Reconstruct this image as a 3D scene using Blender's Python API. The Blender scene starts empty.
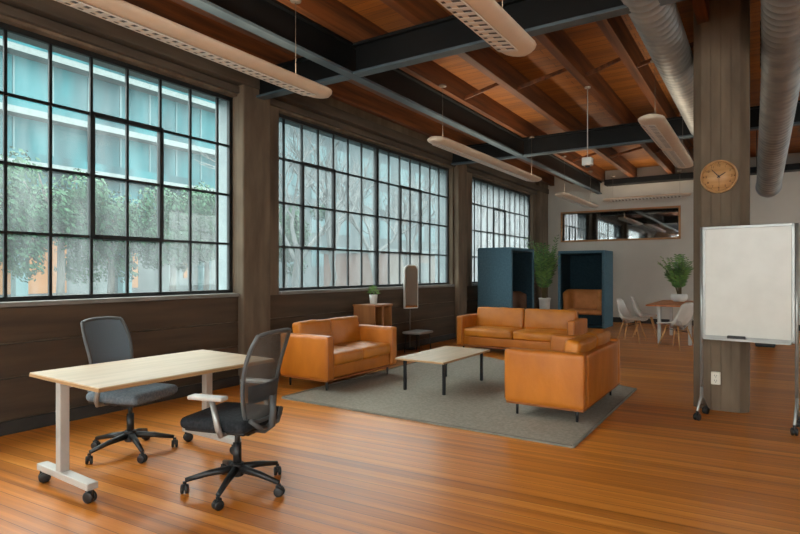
import bpy, bmesh, math, random
from mathutils import Vector, Matrix, Euler, noise
random.seed(7)
S = bpy.context.scene
COL = S.collection
PI = math.pi
def rad(d): return d*PI/180.0

# ------------------------------------------------------------------ materials
def srgb(r, g, b):
    f = lambda c: (c/255/12.92) if c/255 <= 0.04045 else ((c/255+0.055)/1.055)**2.4
    return (f(r), f(g), f(b), 1.0)

def newmat(name):
    m = bpy.data.materials.new(name); m.use_nodes = True
    nt = m.node_tree; nt.nodes.clear()
    out = nt.nodes.new('ShaderNodeOutputMaterial')
    return m, nt, out

def N(nt, t, **kw):
    n = nt.nodes.new(t)
    for k, v in kw.items():
        if k in n.inputs: n.inputs[k].default_value = v
        else: setattr(n, k, v)
    return n

def coords(nt, scale=(1,1,1), rot=(0,0,0), kind='Object'):
    tc = N(nt, 'ShaderNodeTexCoord'); mp = N(nt, 'ShaderNodeMapping')
    mp.inputs['Scale'].default_value = scale; mp.inputs['Rotation'].default_value = rot
    nt.links.new(tc.outputs[kind], mp.inputs['Vector'])
    return mp.outputs['Vector']

def ramp(nt, fac, stops):
    r = N(nt, 'ShaderNodeValToRGB')
    el = r.color_ramp.elements
    while len(el) < len(stops): el.new(0.5)
    for e, (p, c) in zip(el, stops): e.position = p; e.color = c
    nt.links.new(fac, r.inputs['Fac'])
    return r.outputs['Color']

def mat(name, c1, c2=None, rough=0.5, metal=0.0, scale=(6,6,6), detail=4, bump=0.0, bscale=None, bdist=0.01, coat=0.0, lo=0.35, hi=0.65, spec=0.5, emit=None, estr=0):
    m, nt, out = newmat(name)
    b = N(nt, 'ShaderNodeBsdfPrincipled')
    b.inputs['Roughness'].default_value = rough; b.inputs['Metallic'].default_value = metal
    b.inputs['Coat Weight'].default_value = coat; b.inputs['Specular IOR Level'].default_value = spec
    v = coords(nt, scale)
    nz = N(nt, 'ShaderNodeTexNoise'); nz.inputs['Scale'].default_value = 1.0; nz.inputs['Detail'].default_value = detail
    nt.links.new(v, nz.inputs['Vector'])
    c2 = c2 or c1
    nt.links.new(ramp(nt, nz.outputs['Fac'], [(lo, c1), (hi, c2)]), b.inputs['Base Color'])
    if bump:
        v2 = coords(nt, bscale or scale)
        n2 = N(nt, 'ShaderNodeTexNoise'); n2.inputs['Scale'].default_value = 1.0; n2.inputs['Detail'].default_value = 5
        nt.links.new(v2, n2.inputs['Vector'])
        bp = N(nt, 'ShaderNodeBump'); bp.inputs['Strength'].default_value = bump; bp.inputs['Distance'].default_value = bdist
        nt.links.new(n2.outputs['Fac'], bp.inputs['Height']); nt.links.new(bp.outputs['Normal'], b.inputs['Normal'])
    if emit:
        b.inputs['Emission Color'].default_value = emit; b.inputs['Emission Strength'].default_value = estr
    nt.links.new(b.outputs['BSDF'], out.inputs['Surface'])
    return m

def plankmat(name, cols, width, length, rot=0.0, rough=0.35, mortar=0.002, mcol=(0.01,0.005,0.002,1), grain=(1.2,22,22), coat=0.0, axis='xy', bump=0.25, wear=0.0, spec=0.5):
    m, nt, out = newmat(name)
    b = N(nt, 'ShaderNodeBsdfPrincipled')
    b.inputs['Coat Weight'].default_value = coat; b.inputs['Coat Roughness'].default_value = 0.18
    b.inputs['Specular IOR Level'].default_value = spec
    er = (0,0,rot) if axis == 'xy' else ((PI/2,0,PI/2) if axis == 'yz' else (PI/2,0,0))
    v = coords(nt, (1,1,1), er); v.node.inputs['Location'].default_value = (13.3, 0.0, 0.0)
    br = N(nt, 'ShaderNodeTexBrick')
    br.offset = 0.37; br.offset_frequency = 2
    br.inputs['Scale'].default_value = 1.0; br.inputs['Brick Width'].default_value = length
    br.inputs['Row Height'].default_value = width; br.inputs['Mortar Size'].default_value = mortar
    br.inputs['Mortar Smooth'].default_value = 0.3; br.inputs['Bias'].default_value = 0.0
    br.inputs['Color1'].default_value = (0,0,0,1); br.inputs['Color2'].default_value = (1,1,1,1); br.inputs['Mortar'].default_value = (0.5,0.5,0.5,1)
    nt.links.new(v, br.inputs['Vector'])
    mp = N(nt, 'ShaderNodeMapping'); mp.inputs['Scale'].default_value = grain
    nt.links.new(v, mp.inputs['Vector'])
    nz = N(nt, 'ShaderNodeTexNoise'); nz.inputs['Scale'].default_value = 1.0; nz.inputs['Detail'].default_value = 6; nz.inputs['Roughness'].default_value = 0.6
    nt.links.new(mp.outputs['Vector'], nz.inputs['Vector'])
    mx = N(nt, 'ShaderNodeMath', operation='MULTIPLY_ADD'); mx.inputs[1].default_value = 0.26
    nt.links.new(br.outputs['Color'], mx.inputs[0])
    m3 = N(nt, 'ShaderNodeMath', operation='MULTIPLY_ADD'); m3.inputs[1].default_value = 1.0; m3.inputs[2].default_value = -0.22
    nt.links.new(nz.outputs['Fac'], m3.inputs[0]); nt.links.new(m3.outputs[0], mx.inputs[2])
    c = ramp(nt, mx.outputs[0], [(0.05, cols[0]), (0.45, cols[1]), (0.9, cols[2])])
    mm = N(nt, 'ShaderNodeMix', data_type='RGBA')
    nt.links.new(br.outputs['Fac'], mm.inputs['Factor']); nt.links.new(c, mm.inputs['A']); mm.inputs['B'].default_value = mcol
    nt.links.new(mm.outputs['Result'], b.inputs['Base Color'])
    rr = N(nt, 'ShaderNodeMapRange'); rr.inputs['To Min'].default_value = rough-0.08; rr.inputs['To Max'].default_value = rough+0.1
    nt.links.new(nz.outputs['Fac'], rr.inputs['Value']); nt.links.new(rr.outputs['Result'], b.inputs['Roughness'])
    bp = N(nt, 'ShaderNodeBump', invert=True); bp.inputs['Strength'].default_value = bump; bp.inputs['Distance'].default_value = 0.004
    nt.links.new(br.outputs['Fac'], bp.inputs['Height'])
    bp2 = N(nt, 'ShaderNodeBump'); bp2.inputs['Strength'].default_value = 0.12; bp2.inputs['Distance'].default_value = 0.004
    nt.links.new(nz.outputs['Fac'], bp2.inputs['Height']); nt.links.new(bp.outputs['Normal'], bp2.inputs['Normal'])
    nt.links.new(bp2.outputs['Normal'], b.inputs['Normal'])
    nt.links.new(b.outputs['BSDF'], out.inputs['Surface'])
    return m

def glassmat(name, tint, haze=0.2, hazecol=(0.8,0.9,0.92,1), refl=0.015, streak=0.0):
    m, nt, out = newmat(name)
    tr = N(nt, 'ShaderNodeBsdfTransparent'); tr.inputs['Color'].default_value = tint
    tl = N(nt, 'ShaderNodeBsdfTranslucent'); tl.inputs['Color'].default_value = hazecol
    gl = N(nt, 'ShaderNodeBsdfGlossy'); gl.inputs['Roughness'].default_value = 0.03
    m1 = N(nt, 'ShaderNodeMixShader'); m1.inputs['Fac'].default_value = haze
    if streak:
        v = coords(nt, (3,3,0.7))
        nz = N(nt, 'ShaderNodeTexNoise'); nz.inputs['Scale'].default_value = 2.0; nz.inputs['Detail'].default_value = 5
        nt.links.new(v, nz.inputs['Vector'])
        mr = N(nt, 'ShaderNodeMapRange'); mr.inputs['From Min'].default_value = 0.3; mr.inputs['From Max'].default_value = 0.7
        mr.inputs['To Min'].default_value = max(0, haze-streak); mr.inputs['To Max'].default_value = haze+streak
        nt.links.new(nz.outputs['Fac'], mr.inputs['Value']); nt.links.new(mr.outputs['Result'], m1.inputs['Fac'])
    nt.links.new(tr.outputs[0], m1.inputs[1]); nt.links.new(tl.outputs[0], m1.inputs[2])
    lw = N(nt, 'ShaderNodeLayerWeight'); lw.inputs['Blend'].default_value = 0.5
    pw = N(nt, 'ShaderNodeMath', operation='POWER'); pw.inputs[1].default_value = 5.0
    nt.links.new(lw.outputs['Facing'], pw.inputs[0])
    ad = N(nt, 'ShaderNodeMath', operation='MULTIPLY_ADD'); ad.inputs[1].default_value = 0.9-refl; ad.inputs[2].default_value = refl; ad.use_clamp = True
    nt.links.new(pw.outputs[0], ad.inputs[0])
    m2 = N(nt, 'ShaderNodeMixShader')
    nt.links.new(ad.outputs[0], m2.inputs['Fac']); nt.links.new(m1.outputs[0], m2.inputs[1]); nt.links.new(gl.outputs[0], m2.inputs[2])
    nt.links.new(m2.outputs[0], out.inputs['Surface'])
    return m

def meshfabric(name, col, trans):
    m, nt, out = newmat(name)
    d = N(nt, 'ShaderNodeBsdfPrincipled'); d.inputs['Base Color'].default_value = col; d.inputs['Roughness'].default_value = 0.75
    t = N(nt, 'ShaderNodeBsdfTransparent')
    v = coords(nt, (160,160,160))
    w = N(nt, 'ShaderNodeTexWave', bands_direction='Z'); w.inputs['Scale'].default_value = 1.0
    nt.links.new(v, w.inputs['Vector'])
    mr = N(nt, 'ShaderNodeMapRange'); mr.inputs['To Min'].default_value = 1-trans-0.12; mr.inputs['To Max'].default_value = 1-trans+0.12
    nt.links.new(w.outputs['Fac'], mr.inputs['Value'])
    mx = N(nt, 'ShaderNodeMixShader')
    nt.links.new(mr.outputs['Result'], mx.inputs['Fac']); nt.links.new(t.outputs[0], mx.inputs[1]); nt.links.new(d.outputs[0], mx.inputs[2])
    nt.links.new(mx.outputs[0], out.inputs['Surface'])
    return m

M = {}
M['floor'] = plankmat('floor_wood', [srgb(136,76,22), srgb(202,122,42), srgb(238,170,84)], 0.105, 60.0, rot=rad(-4), rough=0.36, mcol=srgb(70,34,12), grain=(0.35,16,16), coat=0.08, mortar=0.0019, spec=0.38)
M['deck'] = plankmat('deck_wood', [srgb(100,60,20), srgb(150,92,32), srgb(178,116,46)], 0.14, 3.0, rough=0.6, mcol=srgb(40,18,8), mortar=0.003)
M['joist'] = mat('joist_wood', srgb(72,40,18), srgb(122,72,34), rough=0.6, scale=(14,0.8,14), bump=0.2)
M['steel'] = mat('blue_black_steel', srgb(8,11,13), srgb(13,17,19), rough=0.5, scale=(3,3,3), spec=0.25)
M['flange'] = mat('bounce_lit_flange', srgb(60,74,83), srgb(76,91,99), rough=0.45, scale=(3,3,3))  # steel of the lower flange, bounce light from below put into its paler colour
M['concrete'] = mat('board_formed_concrete', srgb(84,70,56), srgb(120,103,84), rough=0.85, scale=(5,5,1.2), detail=8, bump=0.4, bscale=(18,18,3), lo=0.3, hi=0.7)
M['concrete_band'] = mat('concrete_header', srgb(60,51,42), srgb(90,78,65), rough=0.85, scale=(5,0.9,6), detail=8, bump=0.4, bscale=(18,3,18), lo=0.3, hi=0.7)
M['wallboard'] = mat('dark_board_formed_wall', srgb(58,45,33), srgb(84,66,49), rough=0.8, scale=(6,0.8,9), detail=8, bump=0.35, bscale=(20,2,30), lo=0.3, hi=0.7)
M['sill'] = mat('sill_concrete', srgb(112,108,102), srgb(140,136,130), rough=0.7, scale=(4,2,4))
M['plaster'] = mat('grey_plaster', srgb(190,184,173), srgb(204,198,187), rough=0.9, scale=(0.8,0.8,0.8), detail=5)
M['basegrey'] = mat('dark_baseboard', srgb(40,38,36), srgb(52,50,47), rough=0.6)
M['exterior'] = mat('pale_exterior_paint', srgb(120,132,136), srgb(130,142,144), rough=0.8)
M['muntin'] = mat('black_window_steel', srgb(12,15,16), srgb(18,21,22), rough=0.5)
M['glass1'] = glassmat('window_glass', (0.9,0.97,0.97,1), haze=0.05, streak=0.025)
M['glass2'] = glassmat('hazy_window_glass', (0.70,0.76,0.77,1), haze=0.06, streak=0.03)
M['glass3'] = glassmat('frosted_window_glass', (0.55,0.57,0.58,1), haze=0.22, streak=0.06)
M['glass_in'] = glassmat('interior_glass', (0.5,0.56,0.58,1), haze=0.0, refl=0.40)
M['glass_clear'] = glassmat('clear_glass', (0.95,0.98,0.98,1), haze=0.0)
M['oak_frame'] = mat('honey_wood_trim', srgb(150,104,58), srgb(178,128,78), rough=0.5, scale=(2,20,20))
M['leather'] = mat('tan_leather', srgb(176,100,18), srgb(204,124,32), rough=0.42, scale=(3,3,3), detail=6, bump=0.5, bscale=(9,9,4), bdist=0.02, lo=0.3, hi=0.7)
M['leather_dk'] = mat('tan_leather_panel', srgb(170,94,18), srgb(198,116,30), rough=0.44, scale=(4,4,2), detail=6, bump=0.5, bscale=(7,7,3), bdist=0.02, lo=0.3, hi=0.7)
M['seam'] = mat('leather_seam', srgb(136,74,28), srgb(150,84,34), rough=0.5)
M['rug'] = mat('grey_wool', srgb(144,137,125), srgb(162,155,142), rough=1.0, scale=(40,40,40), detail=6, bump=0.6, bscale=(150,150,150), spec=0.1)
M['rugedge'] = mat('rug_binding', srgb(122,118,108), srgb(134,130,120), rough=1.0, spec=0.1)
M['birch'] = mat('pale_birch', srgb(190,164,130), srgb(206,180,148), rough=0.4, scale=(14,1.4,14), detail=6)
M['plyedge'] = mat('plywood_edge', srgb(150,112,72), srgb(190,150,104), rough=0.6, scale=(2,2,160))
M['silver'] = mat('silver_paint', srgb(176,172,166), srgb(188,184,178), rough=0.4, metal=0.15)
M['chrome'] = mat('bright_metal', srgb(190,192,194), srgb(205,207,208), rough=0.25, metal=0.9)
M['black'] = mat('black_plastic', srgb(24,24,25), srgb(32,32,33), rough=0.45)
M['blackmetal'] = mat('black_metal', srgb(26,26,28), srgb(34,34,36), rough=0.4, metal=0.3)
M['chairgrey'] = mat('graphite_plastic', srgb(74,76,77), srgb(84,86,87), rough=0.5)
M['seatdark'] = mat('black_seat_fabric', srgb(34,36,39), srgb(48,50,54), rough=0.95, scale=(60,60,60), bump=0.3, spec=0.2)
M['seatgrey'] = mat('slate_seat_fabric', srgb(92,101,108), srgb(110,119,126), rough=0.95, scale=(60,60,60), bump=0.3, spec=0.2)
M['meshdark'] = meshfabric('charcoal_mesh', srgb(98,99,96), 0.33)
M['meshblue'] = meshfabric('slate_blue_mesh', srgb(108,124,137), 0.10)
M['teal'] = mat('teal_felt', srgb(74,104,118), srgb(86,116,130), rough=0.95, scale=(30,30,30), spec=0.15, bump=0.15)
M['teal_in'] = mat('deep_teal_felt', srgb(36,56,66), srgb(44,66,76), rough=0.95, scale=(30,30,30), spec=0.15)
M['boothseat'] = mat('caramel_upholstery', srgb(196,126,66), srgb(212,142,80), rough=0.6, scale=(5,5,5), bump=0.2)
M['boothbrown'] = mat('brown_upholstery', srgb(92,58,36), srgb(110,72,46), rough=0.6, scale=(5,5,5), bump=0.2)
M['whitecer'] = mat('white_ceramic', srgb(206,204,198), srgb(220,218,212), rough=0.35)
M['leaf'] = mat('leaf_green', srgb(72,114,48), srgb(122,160,82), rough=0.5, scale=(4,4,4))
M['leafdark'] = mat('leaf_deep_green', srgb(52,90,48), srgb(92,130,74), rough=0.5, scale=(4,4,4))
M['stem'] = mat('stem_brown', srgb(86,72,44), srgb(104,90,58), rough=0.8)
M['soil'] = mat('soil', srgb(40,30,22), srgb(58,44,34), rough=1.0, scale=(50,50,50))
M['tableoak'] = mat('orange_oak', srgb(186,106,50), srgb(212,132,68), rough=0.4, scale=(14,1.4,14), detail=6)
M['cabwood'] = mat('walnut_cabinet', srgb(136,84,44), srgb(164,106,60), rough=0.5, scale=(10,10,1.4), detail=6)
M['shellwhite'] = mat('white_shell', srgb(205,200,190), srgb(218,213,204), rough=0.4)
M['dowel'] = mat('beech_dowel', srgb(184,134,78), srgb(204,156,98), rough=0.5, scale=(20,20,3))
M['board'] = mat('whiteboard_enamel', srgb(204,201,192), srgb(210,207,198), rough=0.25)
M['frame_alu'] = mat('aluminium', srgb(150,150,147), srgb(164,164,160), rough=0.35, metal=0.6)
M['clockface'] = mat('clock_bamboo', srgb(176,128,78), srgb(200,152,100), rough=0.5, scale=(3,3,20))
M['clockrim'] = mat('clock_rim_wood', srgb(172,126,78), srgb(200,154,102), rough=0.45, scale=(10,10,10))
M['ink'] = mat('dark_brown_ink', srgb(40,24,16), rough=0.6)
M['outlet'] = mat('ivory_plastic', srgb(226,220,206), rough=0.4)
M['duct'] = mat('galvanised_steel', srgb(140,146,148), srgb(168,172,172), rough=0.55, metal=0.45, scale=(4,4,4))
M['fixture'] = mat('cream_enamel', srgb(218,200,178), srgb(226,208,186), rough=0.45)
M['slot'] = mat('dark_slot', srgb(76,70,65), rough=0.6)
M['slat'] = mat('white_louver', srgb(222,216,206), rough=0.5)
M['wire'] = mat('grey_wire', srgb(110,100,90), rough=0.5)
M['mirror'] = mat('mirror_silver', srgb(210,206,198), rough=0.04, metal=1.0)
M['mirrorframe'] = mat('white_mirror_frame', srgb(205,202,196), rough=0.4)
M['stoolseat'] = mat('grey_stool_pad', srgb(120,112,106), srgb(140,132,126), rough=0.5)
M['curtain'] = mat('teal_curtain_wall', srgb(6,46,52), srgb(20,80,86), rough=0.5, scale=(0.25,0.5,0.12), detail=3, spec=0.15)
M['mullion_t'] = mat('pale_teal_mullion', srgb(48,80,84), rough=0.5)
M['band'] = mat('white_spandrel', srgb(78,88,88), srgb(88,98,98), rough=0.7)
M['greybldg'] = mat('hazy_grey_facade', srgb(44,56,59), srgb(66,78,80), rough=0.8, scale=(0.15,0.15,0.15))
M['brick'] = plankmat('pale_red_brick', [srgb(82,54,44), srgb(92,62,50), srgb(100,72,60)], 0.09, 0.26, axis='yz', rough=0.8, mortar=0.008, mcol=srgb(88,80,74))
M['lit'] = mat('lit_shop_window', srgb(84,46,18), srgb(104,64,30), rough=0.5, spec=0.1, scale=(1,0.9,0.4), emit=(1.0,0.55,0.22,1), estr=0.12)
M['dimglass'] = mat('street_level_glass', srgb(34,42,43), srgb(62,71,71), rough=0.5, scale=(1,0.6,0.3))
M['asphalt'] = mat('asphalt', srgb(32,36,36), srgb(42,46,45), rough=0.9, spec=0.1)
M['leafext'] = mat('tree_leaf', srgb(18,46,32), srgb(42,78,52), rough=0.7, spec=0.2, scale=(1.2,1.2,1.2))
M['bark'] = mat('bark', srgb(60,58,54), srgb(82,79,74), rough=0.9, scale=(8,8,2))
M['palebark'] = mat('pale_bark', srgb(78,82,82), srgb(96,98,97), rough=0.9, scale=(8,8,2))

# ------------------------------------------------------------------ mesh helpers
class MB:
    def __init__(s): s.bm = bmesh.new(); s.mats = []; s.smooth = set()
    def _mi(s, m):
        if m not in s.mats: s.mats.append(m)
        return s.mats.index(m)
    def _merge(s, b, mtx=None, m=None, smooth=False):
        if mtx is not None: bmesh.ops.transform(b, matrix=mtx, verts=b.verts)
        me = bpy.data.meshes.new('t'); b.to_mesh(me); b.free()
        n0 = len(s.bm.faces); s.bm.from_mesh(me); bpy.data.meshes.remove(me)
        s.bm.faces.ensure_lookup_table()
        mi = s._mi(m) if m else 0
        for f in s.bm.faces[n0:]:
            f.smooth = smooth
            f.material_index = mi
    def box(s, c, d, r=0.0, rot=None, m=None, seg=2, smooth=False):
        b = bmesh.new(); bmesh.ops.create_cube(b, size=1.0)
        bmesh.ops.scale(b, vec=d, verts=b.verts)
        if r > 0: bmesh.ops.bevel(b, geom=b.edges[:], offset=min(r, min(d)*0.49), segments=seg, profile=0.5, affect='EDGES')
        mt = Matrix.Translation(c)
        if rot: mt = mt @ Euler(rot).to_matrix().to_4x4()
        s._merge(b, mt, m, smooth); return s
    def b2(s, lo, hi, r=0.0, m=None):
        return s.box([(a+b)/2 for a, b in zip(lo, hi)], [b-a for a, b in zip(lo, hi)], r, m=m)
    def tube(s, pts, r, n=10, m=None, cap=True, smooth=True, rads=None):
        b = bmesh.new(); rings = []
        pts = [Vector(p) for p in pts]
        up = None
        for i, p in enumerate(pts):
            t = (pts[min(i+1, len(pts)-1)] - pts[max(i-1, 0)]).normalized()
            if up is None:
                up = Vector((0,0,1)) if abs(t.z) < 0.9 else Vector((1,0,0))
            a = (up - t*up.dot(t)).normalized(); up = a
            c = t.cross(a)
            rr = rads[i] if rads else r
            rings.append([b.verts.new(p + (a*math.cos(2*PI*k/n) + c*math.sin(2*PI*k/n))*rr) for k in range(n)])
        for i in range(len(rings)-1):
            for k in range(n):
                b.faces.new((rings[i][k], rings[i][(k+1)%n], rings[i+1][(k+1)%n], rings[i+1][k]))
        if cap:
            b.faces.new(rings[0][::-1]); b.faces.new(rings[-1])
        bmesh.ops.recalc_face_normals(b, faces=b.faces)
        s._merge(b, None, m, smooth); return s
    def bar(s, p, q, w, h, m=None, r=0.0):
        p, q = Vector(p), Vector(q); d = q-p
        b = bmesh.new(); bmesh.ops.create_cube(b, size=1.0); bmesh.ops.scale(b, vec=(w, h, d.length), verts=b.verts)
        if r: bmesh.ops.bevel(b, geom=b.edges[:], offset=r, segments=2, profile=0.5, affect='EDGES')
        s._merge(b, Matrix.Translation((p+q)/2) @ d.to_track_quat('Z', 'Y').to_matrix().to_4x4(), m); return s
    def lathe(s, prof, n=24, m=None, mtx=None, smooth=True):
        b = bmesh.new(); rings = []
        for (r, z) in prof:
            if r < 1e-5: rings.append([b.verts.new((0,0,z))])
            else: rings.append([b.verts.new((r*math.cos(2*PI*k/n), r*math.sin(2*PI*k/n), z)) for k in range(n)])
        for A, B in zip(rings, rings[1:]):
            for k in range(n):
                a0, a1 = A[k % len(A)], A[(k+1) % len(A)]; b0, b1 = B[k % len(B)], B[(k+1) % len(B)]
                vs = []
                for v in (a0, a1, b1, b0):
                    if v not in vs: vs.append(v)
                if len(vs) >= 3: b.faces.new(vs)
        bmesh.ops.recalc_face_normals(b, faces=b.faces)
        s._merge(b, mtx, m, smooth); return s
    def cyl(s, c, r, h, axis='z', n=20, m=None):
        mt = Matrix.Translation(c)
        if axis == 'x': mt = mt @ Matrix.Rotation(PI/2, 4, 'Y')
        if axis == 'y': mt = mt @ Matrix.Rotation(PI/2, 4, 'X')
        e = min(r, h)*0.12
        return s.lathe([(0,-h/2), (r-e,-h/2), (r,-h/2+e), (r,h/2-e), (r-e,h/2), (0,h/2)], n, m, mt, smooth=False)
    def prism(s, poly, lo, hi, axis='z', m=None, r=0.0, smooth=False):
        b = bmesh.new()
        f = {'z': lambda u, v, w: (u, v, w), 'y': lambda u, v, w: (u, w, v), 'x': lambda u, v, w: (w, u, v)}[axis]
        A = [b.verts.new(f(u, v, lo)) for u, v in poly]; B = [b.verts.new(f(u, v, hi)) for u, v in poly]
        n = len(poly); b.faces.new(A[::-1]); b.faces.new(B)
        for k in range(n): b.faces.new((A[k], A[(k+1)%n], B[(k+1)%n], B[k]))
        bmesh.ops.recalc_face_normals(b, faces=b.faces)
        if r: bmesh.ops.bevel(b, geom=b.edges[:], offset=r, segments=2, profile=0.5, affect='EDGES')
        s._merge(b, None, m, smooth); return s
    def puff(s, c, d, r=0.04, bulge=(0,0,0.02), wr=0.004, cuts=14, rot=None, m=None, seed=0, sag=0.0):
        """a soft cushion: rounded box, bulged faces, small wrinkles"""
        b = bmesh.new(); bmesh.ops.create_cube(b, size=2.0)
        bmesh.ops.subdivide_edges(b, edges=b.edges[:], cuts=cuts, use_grid_fill=True)
        h = [x/2 for x in d]
        for v in b.verts:
            # concentrate verts toward the edges
            u = [max(-1, min(1, math.copysign(abs(x)**0.8, x))) for x in v.co]
            p = Vector((u[0]*h[0], u[1]*h[1], u[2]*h[2]))
            q = Vector([max(-(h[i]-r), min(h[i]-r, p[i])) for i in range(3)])
            e = p-q
            if e.length > 1e-6: p = q + e.normalized()*r
            for i in range(3):
                j, k = (i+1) % 3, (i+2) % 3
                if abs(u[i]) > 0.5:
                    p[i] += math.copysign(bulge[i]*(1-u[j]**2)*(1-u[k]**2), u[i])
            nn = noise.noise(p*5 + Vector((seed*3.1, seed*1.7, 0)))
            n2 = noise.noise(Vector((p.x*14, p.y*14, p.z*5)) + Vector((seed, 0, seed)))
            p += (p.normalized() if p.length else Vector((0,0,1))) * (nn*wr*1.6 + n2*wr)
            if sag: p.z -= sag*(1-u[0]**2)*(1-u[1]**2)
            v.co = p
        mt = Matrix.Translation(c)
        if rot: mt = mt @ Euler(rot).to_matrix().to_4x4()
        s._merge(b, mt, m, True); return s
    def quad(s, pts, m=None):
        vs = [s.bm.verts.new(p) for p in pts]; f = s.bm.faces.new(vs); f.material_index = s._mi(m) if m else 0; return s
    def obj(s, name, m=None, parent=None, loc=None, rz=0):
        me = bpy.data.meshes.new(name); s.bm.to_mesh(me); s.bm.free()
        ms = s.mats if s.mats else []
        if ms and any(x is None for x in ms): ms = [x or m for x in ms]
        for x in (ms or [m]): me.materials.append(x)
        o = bpy.data.objects.new(name, me); COL.objects.link(o)
        if parent: o.parent = parent
        if loc is not None: o.location = loc
        if rz: o.rotation_euler = (0,0,rz)
        return o

def thing(name, label, cat, loc=(0,0,0), rz=0, group=None):
    o = bpy.data.objects.new(name, None); COL.objects.link(o)
    o.location = loc; o.rotation_euler = (0,0,rz); o.empty_display_size = 0.1
    return tag(o, label, cat, group)
def tag(o, label, cat, group=None):
    o['label'] = label; o['category'] = cat
    if group: o['group'] = group
    return o
def struct(o):
    o['kind'] = 'structure'; return o
def kids(o): return [c for c in bpy.data.objects if c.parent == o]
def dup(root, loc, rz, label=None, group=None):
    r = root.copy(); COL.objects.link(r); r.location = loc; r.rotation_euler = (0,0,rz)
    if label: r['label'] = label
    if group: r['group'] = group
    for ch in kids(root):
        c = ch.copy(); COL.objects.link(c); c.parent = r
        for g in kids(ch):
            d = g.copy(); COL.objects.link(d); d.parent = c
    return r

# ------------------------------------------------------------------ room dimensions
XW, XG, XO = -5.50, -5.62, -5.92      # inner wall face, glass plane, outer wall face
YB, YF = 16.4, -3.6                   # back wall, wall behind the camera
XR = 6.6
ZS, ZT = 1.14, 3.586                  # window sill, window head
ZD = 4.25                             # roof deck
W1 = (-1.05, 4.75); W2 = (5.46, 10.50); W3 = (11.45, 15.40)

struct(MB().b2((XO, YF-0.3, -0.2), (XR+0.3, YB+3.2, 0.0)).obj('floor', M['floor']))
struct(MB().b2((XO, YF-0.3, ZD), (XR+0.3, YB+0.3, ZD+0.2)).obj('ceiling', M['deck']))

# left wall
w = MB()
ycuts = [YF-0.3, W1[0], W1[1], W2[0], W2[1], W3[0], W3[1], YB+0.3]
XM = XG-0.02
def lwall(mb, x0, x1, m, zlo=0.0):
    mb.b2((x0, ycuts[0], zlo), (x1, ycuts[-1], ZS-0.04), m=m)
    mb.b2((x0, ycuts[0], ZT), (x1, ycuts[-1], ZD), m=m)
    for a, b in ((0,1), (2,3), (4,5), (6,7)):
        mb.b2((x0, ycuts[a], ZS-0.04), (x1, ycuts[b], ZT), m=m)
lwall(w, XM, XW, M['concrete'])
wl = struct(w.obj('wall_left'))
w = MB(); lwall(w, XO, XM-0.001, M['exterior'], -0.2); w.obj('exterior_face', None, wl)
# board formed lower panels with open grooves
w = MB()
for (y0, y1) in ((YF, 4.735), (5.205, 10.545), (10.955, 15.615)):
    for (z0, z1) in ((0.12, 0.475), (0.49, 0.775), (0.79, ZS-0.05)):
        w.b2((XW-0.01, y0, z0), (XW+0.03, y1, z1), 0.006)
w.obj('board_panel', M['wallboard'], wl)
w = MB()
w.b2((XW-0.01, YF, ZT+0.03), (XW+0.05, YB, 3.70), 0.006)
w.b2((XW-0.01, YF, 3.715), (XW+0.14, YB, 3.86), 0.01)
w.obj('header_beam', M['concrete_band'], wl)
for (y0, y1) in ((YF, 4.735), (5.205, 10.545), (10.955, 15.615)):
    b = MB().b2((XW+0.03, y0, 0.0), (XW+0.055, y1, 0.115), 0.004)
    struct(b.obj('baseboard_left', M['basegrey']))
for i, (y0, y1) in enumerate((W1, W2, W3)):
    struct(MB().b2((XM, y0, ZS-0.045), (XW+0.05, y1, ZS-0.002), 0.006).obj('trim_%d' % (i+1), M['sill']))
for (y0, y1) in ((4.74, 5.20), (10.55, 10.95), (15.62, YB)):
    p = MB().b2((XW-0.01, y0, 0), (-5.38, y1, ZD), 0.02)
    struct(p.obj('wall_pillar', M['concrete']))

# windows
def ypx(px, X):
    k = (px-400)/560.0
    t = X/(-0.5446+0.8387*k); return t*(0.8387+0.5446*k)
def window(idx, yr, ybars, gm, sashes, mull=None):
    e = bpy.data.objects.new('window_%d' % idx, None); COL.objects.link(e); e.location = (XG, (yr[0]+yr[1])/2, ZS); struct(e)
    oy = e.location.y
    fr = MB(); t = 0.05
    L = lambda y: y-oy
    H = ZT-ZS
    fr.b2((-0.02, L(yr[0]), 0), (0.03, L(yr[0])+t, H)); fr.b2((-0.02, L(yr[1])-t, 0), (0.03, L(yr[1]), H))
    fr.b2((-0.019, L(yr[0]), 0), (0.031, L(yr[1]), 0.04)); fr.b2((-0.019, L(yr[0]), H-0.05), (0.031, L(yr[1]), H))
    fr.obj('window_frame', M['muntin'], e)
    mu = MB()
    for y in ybars: mu.b2((-0.014, L(y)-0.013, 0.03), (0.014, L(y)+0.013, H-0.03))
    for j in (1, 2, 3): mu.b2((-0.0145, L(yr[0])+.03, H*j/4-0.013), (0.0145, L(yr[1])-.03, H*j/4+0.013))
    if mull: mu.b2((-0.03, L(mull)-0.035, 0.02), (0.035, L(mull)+0.035, H-0.02))
    mu.obj('muntin', M['muntin'], e)
    for (a, b, r0, r1) in sashes:
        sm = MB(); z0, z1 = H*r0/4, H*r1/4
        for yy in (a, b): sm.b2((-0.02, L(yy)-0.024, z0-.02), (0.034, L(yy)+0.024, z1+.02))
        for zz in (z0, z1): sm.b2((-0.02, L(a)-.02, zz-0.022), (0.033, L(b)+.02, zz+0.022))
        sm.obj('opening_sash', M['muntin'], e)
    g = MB().b2((-0.003, L(yr[0])+.01, 0.01), (0.003, L(yr[1])-.01, H-.01))
    g.obj('glass', gm, e)
b1 = [ypx(p, XG) for p in (5,50,91,127,160,190,217)]
b1 = [b1[0]-0.38*k for k in range(8, 0, -1)] + b1
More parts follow.
